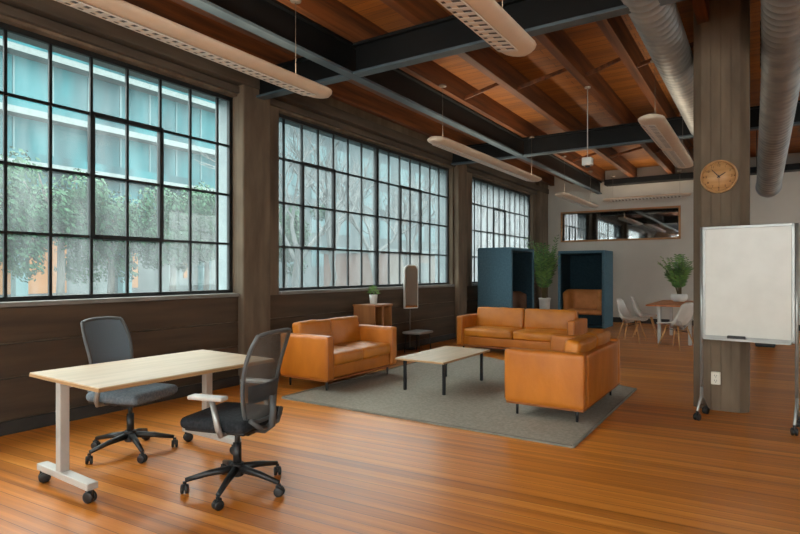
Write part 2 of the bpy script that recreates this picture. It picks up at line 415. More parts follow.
window(1, W1, b1, M['glass1'], [(b1[-5], b1[-3], 1, 3)])
b2 = [ypx(p, XG) for p in (283.5,301.6,317.7,333,347.7,361.3,376,388.5,399.5,409.8,419.7,429.6,438.6)]
window(2, W2, b2, M['glass2'], [(b2[1], b2[3], 1, 3), (b2[8], b2[10], 1, 3)], mull=b2[6])
n3 = 11
b3 = [W3[0] + (W3[1]-W3[0])*k/n3 for k in range(1, n3)]
window(3, W3, b3, M['glass3'], [(b3[3], b3[5], 1, 3)])

# back wall with the interior window
bw = MB()
IX0, IX1, IZ0, IZ1 = -4.95, -1.88, 2.32, 3.10
bw.b2((XW, YB, 0), (IX0, YB+0.2, ZD)); bw.b2((IX1, YB, 0), (XR, YB+0.2, ZD))
bw.b2((IX0, YB, 0), (IX1, YB+0.2, IZ0)); bw.b2((IX0, YB, IZ1), (IX1, YB+0.2, ZD))
struct(bw.obj('wall_back', M['plaster']))
rm = MB()
rm.b2((IX0-1, YB+3.0, 0), (IX1+1, YB+3.1, ZD)); rm.b2((IX0-1.1, YB+.2, 0), (IX0-1, YB+3.1, ZD)); rm.b2((IX1+1, YB+.2, 0), (IX1+1.1, YB+3.1, ZD)); rm.b2((IX0-1.1, YB+.2, ZD), (IX1+1.1, YB+3.1, ZD+.1))
struct(rm.obj('wall_beyond', M['plaster']))
e = struct(thing('window_4', '', '', (( IX0+IX1)/2, YB, IZ0))); del e['label']; del e['category']
hw, hh = (IX1-IX0)/2, IZ1-IZ0
f = MB()
f.b2((-hw-.03, -.05, -.05), (hw+.03, .18, .0), .004); f.b2((-hw-.03, -.05, hh), (hw+.03, .18, hh+.05), .004)
f.b2((-hw-.05, -.05, -.05), (-hw, .18, hh+.05), .004); f.b2((hw, -.05, -.05), (hw+.05, .18, hh+.05), .004)
f.obj('window_frame', M['oak_frame'], e)
MB().b2((-hw, .08, 0), (hw, .09, hh)).obj('glass', M['glass_in'], e)
struct(MB().b2((XW+.2, YB-0.02, 0), (XR, YB-0.001, 0.14), 0.004).obj('baseboard_back', M['basegrey']))

# walls out of view, with big windows added to bring fill daylight in
def plainwall(name, lo, hi, axis, wins, zlo, zhi, idx):
    mb = MB(); a0, a1 = lo, hi
    cuts = [a0] + [x for wv in wins for x in wv] + [a1]
    def bx(u0, u1, z0, z1):
        if axis == 'x': mb.b2((u0, YF-.25, z0), (u1, YF, z1))
        else: mb.b2((XR, u0, z0), (XR+.25, u1, z1))
    bx(a0, a1, 0, zlo); bx(a0, a1, zhi, ZD)
    for k in range(0, len(cuts), 2): bx(cuts[k], cuts[k+1], zlo, zhi)
    struct(mb.obj(name, M['plaster']))
    for (u0, u1) in wins:
        e = bpy.data.objects.new('window_%d' % idx, None); COL.objects.link(e); struct(e); idx += 1
        f = MB(); g = MB(); n = max(2, round((u1-u0)/0.5))
        for k in range(n+1):
            u = u0+(u1-u0)*k/n
            if axis == 'x': f.b2((u-.015, YF-.14, zlo), (u+.015, YF-.11, zhi))
            else: f.b2((XR+.11, u-.015, zlo), (XR+.14, u+.015, zhi))
        for j in range(5):
            z = zlo+(zhi-zlo)*j/4
            if axis == 'x': f.b2((u0, YF-.139, z-.015), (u1, YF-.111, z+.015))
            else: f.b2((XR+.111, u0, z-.015), (XR+.139, u1, z+.015))
        if axis == 'x': g.b2((u0, YF-.127, zlo), (u1, YF-.123, zhi))
        else: g.b2((XR+.123, u0, zlo), (XR+.127, u1, zhi))
        f.obj('window_frame', M['muntin'], e); g.obj('glass', M['glass_clear'], e)
plainwall('wall_front', XO, XR+.25, 'x', [(-4.6, -0.4), (0.6, 5.6)], 0.9, 3.6, 5)
plainwall('wall_right', YF, YB+.2, 'y', [(-2.9, -0.6), (12.3, 15.6)], 0.9, 3.6, 7)

# ------------------------------------------------------------------ roof structure
for x in (-5.25, -4.62, -3.80, -2.97, -2.03, -1.385, -0.52, 0.34, 1.2, 2.06, 2.92, 3.78, 4.64, 5.5):
    struct(MB().b2((x-.055, YF, 3.95), (x+.055, YB, ZD), 0.006).obj('ceiling_joist', M['joist']))
def ibeam(p, q, z0, z1, fw, name='ceiling_beam', m=None):
    p, q = Vector(p), Vector(q); d = (q-p); L = d.length; mb = MB()
    ft = 0.03
    mb.b2((0, -fw/2, z1-ft), (L, fw/2, z1), .003, m=M['steel']); mb.b2((0, -.012, z0+ft), (L, .012, z1-ft), m=M['steel'])
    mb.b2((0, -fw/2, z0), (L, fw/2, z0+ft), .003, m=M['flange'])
    o = mb.obj(name, None, None, (p.x, p.y, 0), math.atan2(d.y, d.x)); return struct(o)
ibeam((-3.89, YF), (-3.89, YB-.02), 3.60, 3.948, 0.12)
for y in (5.0, 10.25):
    ibeam((-5.37, y), (-3.95, y), 3.60, 3.948, 0.13)
    ibeam((-3.83, y), (XR, y), 3.60, 3.948, 0.13)
struct(MB().b2((-3.7, YB-.35, 3.80), (XR, YB-.002, 3.948), .01).obj('ceiling_beam', M['steel']))
jx = (-3.80, -2.97, -2.03, -1.385, -0.52)
for a, b in zip(jx, jx[1:]):                       # wooden bridging between the joists
    for y in (2.4, 7.55, 13.2):
        br = MB(); br.bar((a+.05, y, 4.0), (b-.05, y+.05, 4.18), .025, .05)
        struct(br.obj('ceiling_bridging', M['joist']))

# free-standing column (chamfered)
cx0, cx1, cy0, cy1, ch = -0.615, -0.12, 6.50, 7.05, 0.075
poly = [(cx0+ch, cy0), (cx1-ch, cy0), (cx1, cy0+ch), (cx1, cy1-ch), (cx1-ch, cy1), (cx0+ch, cy1), (cx0, cy1-ch), (cx0, cy0+ch)]
c = MB().prism(poly, 0, ZD, 'z'); col = c.obj('pillar', M['concrete']); struct(col)
g = MB()                                           # raised board marks of the formwork
xs = [cx0+ch, -0.45, -0.36, -0.27, cx1-ch]
for a, b in zip(xs, xs[1:]): g.b2((a+.004, cy0-.008, 0), (b-.004, cy0+.01, ZD-.01), 0.003)
g.obj('board_mark', M['concrete'], col)

# ------------------------------------------------------------------ ducts
def duct(name, label, path, r, step=0.12):
    pts = [Vector(p) for p in path]
    dense, rads = [], []
    for a, b in zip(pts, pts[1:]):
        n = max(1, int((b-a).length/step))
        for k in range(n):
            for (f, dr) in ((0, .0), (.78, .0), (.86, .005), (.94, .005)):
                dense.append(a.lerp(b, (k+f)/n)); rads.append(r+dr)
    dense.append(pts[-1]); rads.append(r)
    o = thing(name, label, 'duct', (0,0,0))
    MB().tube(dense, r, 28, rads=rads).obj('pipe', M['duct'], o)
    for k in range(len(dense)//6, len(dense), max(40, len(dense)//4)):
        p = dense[k]; 
        for sx in (-1, 1): MB().tube([(p.x+sx*(r+.006), p.y, p.z), (p.x+sx*(r+.006), p.y, ZD)], .006, 6).obj('hanger', M['blackmetal'], o)
    ca = MB(); d = (pts[-1]-pts[-2]).normalized()
    ca.tube([pts[-1]-d*.06, pts[-1]+d*.01], r+.02, 28); ca.obj('end_collar', M['duct'], o)
    return o
duct('air_duct', 'ribbed silver air duct running under the ceiling left of the column', [(-0.83, YF+.05, 3.74), (-0.83, YB-.4, 3.74)], 0.18)
def smooth_path(P, n=6):
    out = []
    P = [Vector(p) for p in P]
    for i in range(len(P)-1):
        p0, p1, p2, p3 = P[max(i-1,0)], P[i], P[i+1], P[min(i+2,len(P)-1)]
        for k in range(n):
            t = k/n
            out.append(0.5*((2*p1)+(p2-p0)*t+(2*p0-5*p1+4*p2-p3)*t*t+(3*p1-p0-3*p2+p3)*t**3))
    out.append(P[-1]); return out
duct('air_duct', 'ribbed silver air duct bending downward to the right of the column', smooth_path([(0.19, YF+.05, 3.72), (0.19, 2, 3.72), (0.18, 6.6, 3.72), (0.17, 8.2, 3.66), (0.13, 10.4, 3.40), (0.09, 12.6, 3.14), (0.08, 13.1, 3.07)]), 0.20)

# ------------------------------------------------------------------ pendant lights
def pendant(label, loc, length, rz=0, width=0.29, power=30, wires=(0.12, 0.88), two=False, group='linear pendant lights', wire_top=3.95):
    o = thing('pendant_light', label, 'lamp', loc, rz, group)
    b = bmesh.new(); rings = []
    ns = 26; ends = [0, .012, .03, .06, .1, .15]
    ys = ends + [length/2] + [length-e for e in ends[::-1]]
    for y in ys:
        e = min(y, length-y); s_ = math.sqrt(max(0.06, 1-(1-min(e/.15, 1))**2))
        ring = []
        for k in range(ns):
            a = 2*PI*k/ns; cx, sz = math.cos(a), math.sin(a)
            x = math.copysign(abs(cx)**.8, cx)*width/2*s_
            z = (sz*.05 if sz < 0 else sz*.03)*(.5+.5*s_)
            ring.append(b.verts.new((x, y, z+.03)))
        rings.append(ring)
    for A, B in zip(rings, rings[1:]):
        for k in range(ns): b.faces.new((A[k], A[(k+1)%ns], B[(k+1)%ns], B[k]))
    b.faces.new(rings[0]); b.faces.new(rings[-1][::-1])
    bmesh.ops.recalc_face_normals(b, faces=b.faces)
    mb = MB(); mb._merge(b, None, M['fixture'], True); mb.obj('housing', M['fixture'], o)
    lv = MB()
    spans = [(.22, length-.22)] if not two else [(.25, length/2-.12), (length/2+.12, length-.25)]
    for (a, c) in spans:
        lv.box((-.05, (a+c)/2, -.0145), (.15, c-a, .006), m=M['slot'], rot=(0, .16, 0))
        n = int((c-a)/.08)
        for k in range(n+1): lv.box((-.05, a+(c-a)*k/n, -.019), (.15, .04, .005), m=M['slat'], rot=(0, .16, 0))
        for dx in (-.075, .075): lv.box((-.05+dx, (a+c)/2, -.0185-dx*.16), (.008, c-a+.02, .008), m=M['slat'])
    lv.obj('louver', None, o)
    for q in wires:
        wb = MB().tube([(0, length*q, .055), (0, length*q, wire_top-loc[2]-.012)], .0028, 6)
        wb.lathe([(0,0), (.05,0), (.055,.012), (.04,.03), (0,.03)], 16, None, Matrix.Translation((0, length*q, wire_top-loc[2]-.03)))
        wb.obj('suspension_wire', M['wire'], o)
    if power:
        ld = bpy.data.lights.new('pendant_uplight', 'AREA'); ld.shape = 'RECTANGLE'; ld.size = width*.6; ld.size_y = length*.9
        ld.energy = power; ld.color = (1.0, 0.80, 0.58)
        lo = bpy.data.objects.new('lamp_tube', ld); COL.objects.link(lo); lo.parent = o
        lo.location = (0, length/2, .075); lo.rotation_euler = (PI, 0, 0)
    return o
UP = 12
pendant('long cream pendant light along the near window, closest to the camera on the window side', (-3.66, .55, 3.14), 3.75, power=UP)
pendant('long cream pendant light hanging in front of the second window', (-3.66, 6.42, 3.14), 4.05, power=UP, wires=(.07, .93))
pendant('cream pendant light at top centre, its rounded end below the first crossbeam', (-1.60, .6, 3.12), 3.68, power=UP)
pendant('cream pendant light with two white grilles beside the column', (-1.09, 6.85, 3.14), 3.6, power=UP*.45, two=True)
pendant('short far pendant light near the corner of the back wall, slanting toward it', (-3.66, 11.9, 3.05), 2.9, power=UP*.8)
pendant('pale pendant light running along the back wall above the interior window', (-1.50, 15.5, 3.30), 2.1, rz=PI/2, power=UP*.5)

sb = thing('ceiling_sensor', 'small white box hanging on a thin rod from a ceiling joist', 'sensor', (-2.03, 7.86, 2.86))
MB().box((0,0,.055), (.13,.13,.11), .012).obj('body', M['whitecer'], sb)
MB().tube([(0,0,.11), (0,0,1.085)], .007, 8).obj('rod', M['silver'], sb)
MB().cyl((0,0,1.075), .04, .025).obj('ceiling_cap', M['silver'], sb)
MB().cyl((0,0,-.008), .03, .02).obj('lens', M['black'], sb)

# ------------------------------------------------------------------ rug and sofas
rug_poly = [(-4.47,4.49),(-1.27,4.49),(-1.27,7.1),(-4.47,8.8)]
ro = tag(MB().prism(rug_poly, 0.001, 0.014, 'z').obj('area_rug', M['rug']), 'large flat grey wool rug under the tan leather seating', 'rug')
rb = MB()
for p, q in zip(rug_poly, rug_poly[1:]+rug_poly[:1]): rb.bar((p[0],p[1],.008), (q[0],q[1],.008), .03 if p[0] != q[0] else .015, .015 if p[0] != q[0] else .03)
rb.obj('binding', M['rugedge'], ro)

def sofa(label, loc, rz, W, D=0.76, group='tan leather sofas', zf=0.014, lh=0.13, bh=.36):
    """local: front faces -Y, centre at the origin"""
    o = thing('sofa', label, 'sofa', (loc[0], loc[1], zf), rz, group)
    hw, hd = W/2, D/2; at = 0.13
    MB().puff((0, .0, lh+.085), (W-2*at+.02, D-.04, .15), .015, (0,.004,0), .002, 10).obj('base', M['leather_dk'], o)
    MB().b2((-hw+.01, -hd+.01, lh-.016), (hw-.01, hd-.01, lh+.008), .004).obj('underframe', M['seam'], o)
    for s_ in (-1, 1):
        a = MB().puff((s_*(hw-at/2), -.005, lh+.255), (at, D, .51), .024, (.012,.006,.004), .004, 16, seed=s_*2+W).obj('armrest', M['leather_dk'], o)
        xx = s_*(hw-at/2)
        for dx in (-.045, .045): MB().tube([(xx+dx, -hd-.006, lh+.03), (xx+dx, -hd-.006, lh+.485)], .0035, 6).obj('seam', M['seam'], a)
    MB().puff((0, hd-.055, lh+.245), (W-2*at+.02, .11, .49), .02, (0,.006,.003), .003, 16, seed=5).obj('back_panel', M['leather_dk'], o)
    n = 2; sw = (W-2*at)/n
    for k in range(n):
        x = -hw+at+sw*(k+.5)
        MB().puff((x, -.075, lh+.225), (sw-.006, D-.16, .15), .038, (0,.014,.022), .005, 18, seed=k*3+W*2).obj('seat_cushion', M['leather'], o)
    for k in range(n):
        x = -hw+at+sw*(k+.5)
        MB().puff((x, hd-.165, lh+.28+bh/2), (sw-.004, .15, bh), .036, (.0,.022,.006), .005, 18, rot=(-.14,0,0), seed=k*5+W*3).obj('back_cushion', M['leather'], o)
    for sx in (-1, 1):
        for sy in (-1, 1):
            MB().tube([(sx*(hw-.1), sy*(hd-.09), 0), (sx*(hw-.1), sy*(hd-.09), lh)], .012, 10, rads=[.012,.015]).obj('leg', M['blackmetal'], o)
    return o
sofa('tan leather two-seat sofa under the windows, its end toward the desk', (-4.58, 5.66), PI/2, 1.46)
sofa('wide tan leather sofa facing the camera at the back of the rug', (-3.52, 9.24), 0, 2.08, D=.78, lh=.115, zf=0.0)
sofa('tan leather two-seat sofa seen from its end and back, nearest the column', (-1.735, 5.90), -PI/2, 1.54, bh=.335)

ct = thing('coffee_table', 'low coffee table with pale birch top and thin black legs between the sofas', 'table', (-3.28, 6.06, .014))
MB().prism([(-.32,-.62),(.32,-.62),(.32,.62),(-.32,.62)], .365, .388, m=M['birch']).obj('tabletop', None, ct)
MB().b2((-.321,-.621,.366), (.321,.621,.380), m=M['plyedge']).obj('top_edge', None, ct)
for sx in (-1,1):
    for sy in (-1,1): MB().b2((sx*.26-.016, sy*.5-.016, 0), (sx*.26+.016, sy*.5+.016, .366), .003).obj('leg', M['blackmetal'], ct)
MB().b2((-.26,-.5,.345),(.26,-.48,.365)).b2((-.26,.48,.345),(.26,.5,.365)).b2((-.27,-.5,.345),(-.25,.5,.365)).b2((.25,-.5,.345),(.27,.5,.365)).obj('apron', M['blackmetal'], ct)

# ------------------------------------------------------------------ desk
dk = thing('desk', 'rolling rectangular desk with pale birch top and silver T legs on casters', 'desk', (-3.63, 2.39, 0), rad(-1.5))
MB().b2((-.40,-.64,.712),(.475,.69,.74), .004, m=M['birch']).obj('desktop', None, dk)
MB().b2((-.401,-.641,.7135),(.476,.691,.732), m=M['plyedge']).obj('top_edge', None, dk)
def caster(mb_parent, x, y, r=.032, z0=0, ang=0, col='black'):
    """one caster as a part with a wheel and a fork in one mesh"""
    c = MB()
    ca, sa = math.cos(ang), math.sin(ang)
    for s_ in (-1, 1):
        mt = Matrix.Translation((x, y, z0+r)) @ Matrix.Rotation(ang, 4, 'Z') @ Matrix.Translation((0, s_*.014, 0)) @ Matrix.Rotation(PI/2, 4, 'X')
        c.lathe([(0,-.01), (r*.4,-.011), (r*.8,-.01), (r,-.006), (r,.006), (r*.8,.01), (r*.4,.011), (0,.01)], 18, M[col], mt)
    mt = Matrix.Translation((x, y, z0+r*1.55)) @ Matrix.Rotation(ang, 4, 'Z')
    b = bmesh.new(); bmesh.ops.create_cube(b, size=1); bmesh.ops.scale(b, vec=(r*1.5, .012, r*1.3), verts=b.verts)
    c._merge(b, mt, M[col]); c.cyl((x, y, z0+r*2.2), .012, r*.8, m=M[col])
    return c.obj('caster', None, mb_parent)
for sy in (-.56, .53):
    lg = MB().b2((-.155, sy-.03, .125), (-.095, sy+.03, .70), .006).obj('leg', M['silver'], dk)
    MB().b2((-.41, sy-.035, .085), (.25, sy+.035, .128), .006).obj('foot_bar', M['silver'], lg)
    MB().b2((-.35, sy-.025, .688), (.35, sy+.025, .713), .004).obj('top_bracket', M['silver'], lg)
    for x in (-.375, .215): caster(lg, x, sy, .036, ang=rad(70 if x < 0 else 20))
MB().b2((-.14,-.53,.655),(-.11,.5,.70),.004).obj('cross_rail', M['silver'], dk)

# ------------------------------------------------------------------ task chairs (front = +X)
def task_chair(label, loc, rz, seatm, meshm, framem, base_rot=0):
    o = thing('office_chair', label, 'chair', loc, rz, 'mesh-back office chairs')
    st = MB()
    for k in range(5):
        a = base_rot + 2*PI*k/5
        d = Vector((math.cos(a), math.sin(a), 0))
        st.tube([d*.03+Vector((0,0,.135)), d*.17+Vector((0,0,.118)), d*.315+Vector((0,0,.085))], .02, 8, rads=[.027,.021,.015])
    st.cyl((0,0,.13), .042, .085)
    bs = st.obj('star_base', M['black'], o)
    for k in range(5):
        a = base_rot + 2*PI*k/5
        caster(bs, math.cos(a)*.32, math.sin(a)*.32, .030, ang=a+rad(40+k*50))
    MB().tube([(0,0,.15), (0,0,.30)], .027, 14).tube([(0,0,.28), (0,0,.39)], .017, 14).obj('gas_column', M['black'], o)
    MB().box((-.02,0,.395), (.24,.16,.05), .014).bar((0,-.06,.39), (.02,-.24,.385), .012, .012).obj('tilt_mechanism', M['black'], o)
    MB().puff((.03,0,.462), (.47,.48,.075), .034, (0,0,.012), .002, 14).obj('seat', seatm, o)
    MB().box((.02,0,.425), (.43,.44,.025), .012).obj('seat_shell', M['black'], o)
    # back: a curved shield
    H0, H1 = .47, 1.03
    def bp(u, v):                                    # u -1..1 across, v 0..1 up
        w_ = .165 + .05*math.sin(min(1, v*1.25)*PI/2) - .018*max(0, v-.75)/.25
        x = -.21 - .05*(v) - .055*v*v + .03*math.sin(v*PI) + .038*(u*u)
        return Vector((x, u*w_, H0+(H1-H0)*v))
    nu, nv = 14, 18
    mm = MB(); b = bmesh.new()
    gr = [[b.verts.new(bp(-1+2*i/nu, j/nv)) for i in range(nu+1)] for j in range(nv+1)]
    for j in range(nv):
        for i in range(nu): b.faces.new((gr[j][i], gr[j][i+1], gr[j+1][i+1], gr[j+1][i]))
    mm._merge(b, None, meshm, True); back = mm.obj('backrest', meshm, o)
    loop = []
    rr = .93
    for j in range(1, 12): loop.append(bp(1, .04+.9*j/12))
    for i in range(0, 9): loop.append(bp(math.cos(PI*i/8)*.96, 1.0 - .03*abs(math.cos(PI*i/8))**3))
    for j in range(11, 0, -1): loop.append(bp(-1, .04+.9*j/12))
    for i in range(0, 9): loop.append(bp(-math.cos(PI*i/8)*.96, .0 + .03*abs(math.cos(PI*i/8))**3))
    loop.append(loop[0])
    MB().tube(loop, .0135, 8, cap=False).obj('back_frame', framem, back)
    lb = MB(); b = bmesh.new()
    gr = [[b.verts.new(bp(-.9+1.8*i/10, .22+.2*j/4)+Vector((-.018,0,0))) for i in range(11)] for j in range(5)]
    for j in range(4):
        for i in range(10): b.faces.new((gr[j][i], gr[j][i+1], gr[j+1][i+1], gr[j+1][i]))
    bmesh.ops.solidify(b, geom=b.faces[:], thickness=.012)
    lb._merge(b, None, M['chairgrey'], True); lb.obj('lumbar_support', M['chairgrey'], back)
    sp = MB()
    sp.tube([(-.08,0,.40), (-.2,0,.40), (-.255,0,.44), (-.262,0,.52), (-.255,0,.62)], .022, 10, rads=[.024,.024,.024,.022,.016])
    for s_ in (-1,1): sp.tube([(-.22,0,.42), (-.235,s_*.1,.435), (-.215,s_*.18,.50)], .016, 8)
    sp.obj('back_support', framem, o)
    for s_ in (-1, 1):
        ar = MB()
        ar.tube([(-.05,s_*.15,.415), (-.06,s_*.26,.42), (-.055,s_*.275,.46), (-.01,s_*.275,.63)], .017, 8, rads=[.017,.018,.02,.017])
        arm = ar.obj('armrest', M['frame_alu'], o)
        MB().box((.02,s_*.275,.645), (.245,.075,.026), .01).obj('arm_pad', M['silver'], arm)
    return o
task_chair('office chair with dark see-through mesh back, nearest the camera, turned to the desk', (-2.85, 2.46, 0), rad(195), M['seatdark'], M['meshdark'], M['chairgrey'], base_rot=rad(-40))
task_chair('office chair with slate blue mesh back behind the desk, by the window wall', (-4.13, 2.51, 0), rad(16), M['seatgrey'], M['meshblue'], M['chairgrey'], base_rot=rad(-33))

# ------------------------------------------------------------------ cabinet, plant, mirror, stool by the wall
cb = thing('side_cabinet', 'square wooden side cabinet with an open shelf side against the window wall', 'cabinet', (-5.21, 7.24, 0))
q = MB(); q.b2((-.21,-.24,.0),(.2,-.215,.86)); q.obj('side_panel', M['cabwood'], cb)
MB().b2((-.21,.215,0),(.2,.24,.86)).obj('side_panel', M['cabwood'], cb)
MB().b2((-.21,-.215,.03),(-.19,.215,.86)).obj('back_panel', M['cabwood'], cb)
MB().b2((-.22,-.25,.86),(.21,.25,.89),.004).obj('top', M['cabwood'], cb)
for z in (.05, .42): MB().b2((-.19,-.215,z),(.195,.215,z+.022)).obj('shelf', M['cabwood'], cb)
MB().b2((.17,-.02,.07),(.195,.02,.86)).obj('divider', M['cabwood'], cb)

pp = thing('potted_plant', 'small green plant in a white pot on the wooden side cabinet', 'plant', (-5.19, 7.22, .89))
MB().lathe([(0,0),(.045,0),(.055,.02),(.062,.1),(.066,.15),(.058,.15),(.054,.12),(0,.12)], 20).obj('pot', M['whitecer'], pp)
MB().cyl((0,0,.125), .05, .02).obj('soil', M['soil'], pp)
lf = MB(); rnd = random.Random(3)
for k in range(150):
    a = rnd.uniform(0, 2*PI); el = rnd.uniform(-.2, PI/2); R0 = rnd.uniform(.03, .085)
    d = Vector((math.cos(a)*math.cos(el), math.sin(a)*math.cos(el), math.sin(el)*1.1)); c0 = Vector((0,0,.18))+d*R0
    t = d.cross(Vector((rnd.uniform(-1,1), rnd.uniform(-1,1), rnd.uniform(-1,1)))).normalized()
    lf.quad([c0-t*.012, c0+d*.012, c0+t*.012, c0+d*.035+Vector((0,0,.004))])
lf.tube([(0,0,.12),(.01,0,.2)], .008, 6)
lf.obj('foliage', M['leaf'], pp)

mi = thing('standing_mirror', 'narrow standing mirror with rounded top and white frame on a slim post by the wall', 'mirror', (-5.35, 8.60, 0), rad(-58))
def rr_poly(w, h0, h1, rt, rb_, n=8):
    P = []
    for (cx, cz, a0) in ((w/2-rt, h1-rt, 0), (-w/2+rt, h1-rt, PI/2)):
        for k in range(n+1): a = a0+PI/2*k/n; P.append((cx+rt*math.cos(a), cz+rt*math.sin(a)))
    for (cx, cz, a0) in ((-w/2+rb_, h0+rb_, PI), (w/2-rb_, h0+rb_, 1.5*PI)):
        for k in range(n+1): a = a0+PI/2*k/n; P.append((cx+rb_*math.cos(a), cz+rb_*math.sin(a)))
    return P
# mirror plane in local XZ, faces -Y... rotated towards the room
mi.rotation_euler = (0, 0, rad(66))
MB().prism(rr_poly(.30,.74,1.53,.11,.02), -.015, .02, 'y').obj('frame', M['mirrorframe'], mi)
MB().prism(rr_poly(.265,.76,1.51,.095,.01), -.019, -.0155, 'y').obj('mirror_glass', M['mirror'], mi)
MB().tube([(0,.03,.02),(0,.03,.95)], .014, 10).obj('post', M['wire'], mi)
MB().cyl((0,.03,.012), .10, .024, n=28).obj('base', M['blackmetal'], mi)

so = thing('stool', 'low grey padded stool with thin dark legs in front of the standing mirror', 'stool', (-5.07, 8.38, 0))
MB().puff((0,0,.35), (.36,.48,.045), .02, (0,0,.006), .001, 10).obj('seat', M['stoolseat'], so)
MB().b2((-.16,-.22,.31),(.16,.22,.33),.004).obj('seat_frame', M['blackmetal'], so)
for sx in (-1,1):
    for sy in (-1,1): MB().tube([(sx*.15, sy*.2, 0), (sx*.13, sy*.18, .315)], .01, 8).obj('leg', M['blackmetal'], so)

# ------------------------------------------------------------------ booths
def booth(label, loc, rz, W, D, H, seatm, t=.065):
    """open side = -Y, centre at the origin"""
    o = thing('privacy_booth', label, 'booth', loc, rz, 'teal privacy booths')
    hw, hd = W/2, D/2
    for s_ in (-1, 1):
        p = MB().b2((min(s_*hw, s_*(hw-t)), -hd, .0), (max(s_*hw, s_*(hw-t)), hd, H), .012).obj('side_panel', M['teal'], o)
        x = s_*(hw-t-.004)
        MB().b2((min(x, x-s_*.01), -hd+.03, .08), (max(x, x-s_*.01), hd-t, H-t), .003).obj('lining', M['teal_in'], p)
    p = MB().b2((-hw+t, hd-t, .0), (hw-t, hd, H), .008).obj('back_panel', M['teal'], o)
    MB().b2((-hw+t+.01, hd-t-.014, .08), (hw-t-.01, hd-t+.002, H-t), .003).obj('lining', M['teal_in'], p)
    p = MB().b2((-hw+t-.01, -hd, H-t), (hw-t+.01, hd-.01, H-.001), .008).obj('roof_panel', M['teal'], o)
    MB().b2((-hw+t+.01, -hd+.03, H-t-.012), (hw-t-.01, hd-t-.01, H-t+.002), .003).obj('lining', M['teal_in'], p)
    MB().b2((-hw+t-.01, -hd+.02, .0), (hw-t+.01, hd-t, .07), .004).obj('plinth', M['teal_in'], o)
    iw = hw-t-.02
    MB().puff((0, -.03, .385), (2*iw, D-t-.24, .13), .04, (0,.02,.015), .003, 14).obj('seat', seatm, o)
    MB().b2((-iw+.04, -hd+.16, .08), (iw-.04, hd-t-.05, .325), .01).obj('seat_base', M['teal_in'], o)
    # one curved back wrapping round three sides
    b = bmesh.new(); pts = []
    y1 = hd-t-.20; y0 = -hd+.16; rc = .24
    path = [(-iw, y0)]
    for k in range(7): a = PI - PI/2*k/6; path.append((-iw+rc+rc*math.cos(a), y1-rc+rc*math.sin(a)))
    for k in range(7): a = PI/2 - PI/2*k/6; path.append((iw-rc+rc*math.cos(a), y1-rc+rc*math.sin(a)))
    path.append((iw, y0))
    prof = [(0,.42),(0,.62),(-.01,.9),(.02,.94),(.07,.95),(.11,.92),(.12,.8),(.13,.6),(.14,.42)]
    rings = []
    for i, (x, y) in enumerate(path):
        a = Vector(path[min(i+1, len(path)-1)]) - Vector(path[max(i-1, 0)]); n_ = Vector((a.y, -a.x)).normalized()
        rings.append([b.verts.new((x+n_.x*u, y+n_.y*u, z - (.06 if i in (0, len(path)-1) and z > .85 else 0))) for u, z in prof])
    for A, B in zip(rings, rings[1:]):
        for k in range(len(prof)-1): b.faces.new((A[k], A[k+1], B[k+1], B[k]))
    b.faces.new(rings[0]); b.faces.new(rings[-1][::-1])
    bmesh.ops.recalc_face_normals(b, faces=b.faces)
    mb = MB(); mb._merge(b, None, seatm, True); mb.obj('backrest', seatm, o)
    return o
booth('teal felt booth with its open side turned to the right, by the last window', (-4.90, 12.0, 0), PI/2, 1.40, .80, 1.93, M['boothbrown'])
booth('teal felt booth facing the camera with a curved caramel seat inside', (-3.86, 14.75, 0), 0, 1.16, .92, 1.94, M['boothseat'])

# ------------------------------------------------------------------ plants
def frond(mb, base, az, length, lean, droop, nleaf=16, lw=.014, ll=.2, rnd=random):
    d = Vector((math.cos(az), math.sin(az), 0)); pts = []
    n = 12
    for i in range(n+1):
        s_ = i/n
        h = length*(s_ - droop*s_**2.4*.55); r = length*(lean*s_ + droop*.45*s_**2)
        pts.append(Vector(base) + d*r + Vector((0,0,h)))
    mb.tube(pts, .005, 5, m=M['stem'], rads=[.006*(1-.8*i/n) for i in range(n+1)])
    side = Vector((-d.y, d.x, 0))
    for k in range(nleaf):
        s_ = .28 + .72*k/(nleaf-1); i = min(n-1, int(s_*n)); p = pts[i].lerp(pts[i+1], s_*n-i)
        t = (pts[i+1]-pts[i]).normalized(); up = side.cross(t)
        L = ll*(1-.55*abs(s_-.5)*1.4)
        for sd in (-1, 1):
            dirv = (side*sd*.75 + t*.65 + up*rnd.uniform(-.25,.3)).normalized()
            w_ = t.cross(dirv).cross(dirv).normalized()*lw
            q = p+dirv*L*.45; e_ = p+dirv*L+Vector((0,0,-L*.22))
            mb.quad([p, q-w_, e_, q+w_], m=M['leaf'] if rnd.random() < .6 else M['leafdark'])

tp = thing('potted_palm', 'tall leafy palm in a white tapered planter between the two teal booths', 'plant', (-4.52, 13.5, 0))
pl = MB().lathe([(0,0),(.09,0),(.10,.02),(.135,.72),(.15,.76),(.13,.765),(.125,.72),(0,.72)], 28).obj('planter', M['whitecer'], tp)
MB().cyl((0,0,.725), .122, .02).obj('soil', M['soil'], tp)
fo = MB(); rnd = random.Random(11)
for k in range(34):
    az = k*2.399+rnd.uniform(-.3,.3); frond(fo, (rnd.uniform(-.05,.05), rnd.uniform(-.05,.05), .72), az, rnd.uniform(.95,1.68), rnd.uniform(.02,.17), rnd.uniform(.1,.4), 15, .018, .22, rnd)
fo.obj('foliage', None, tp)

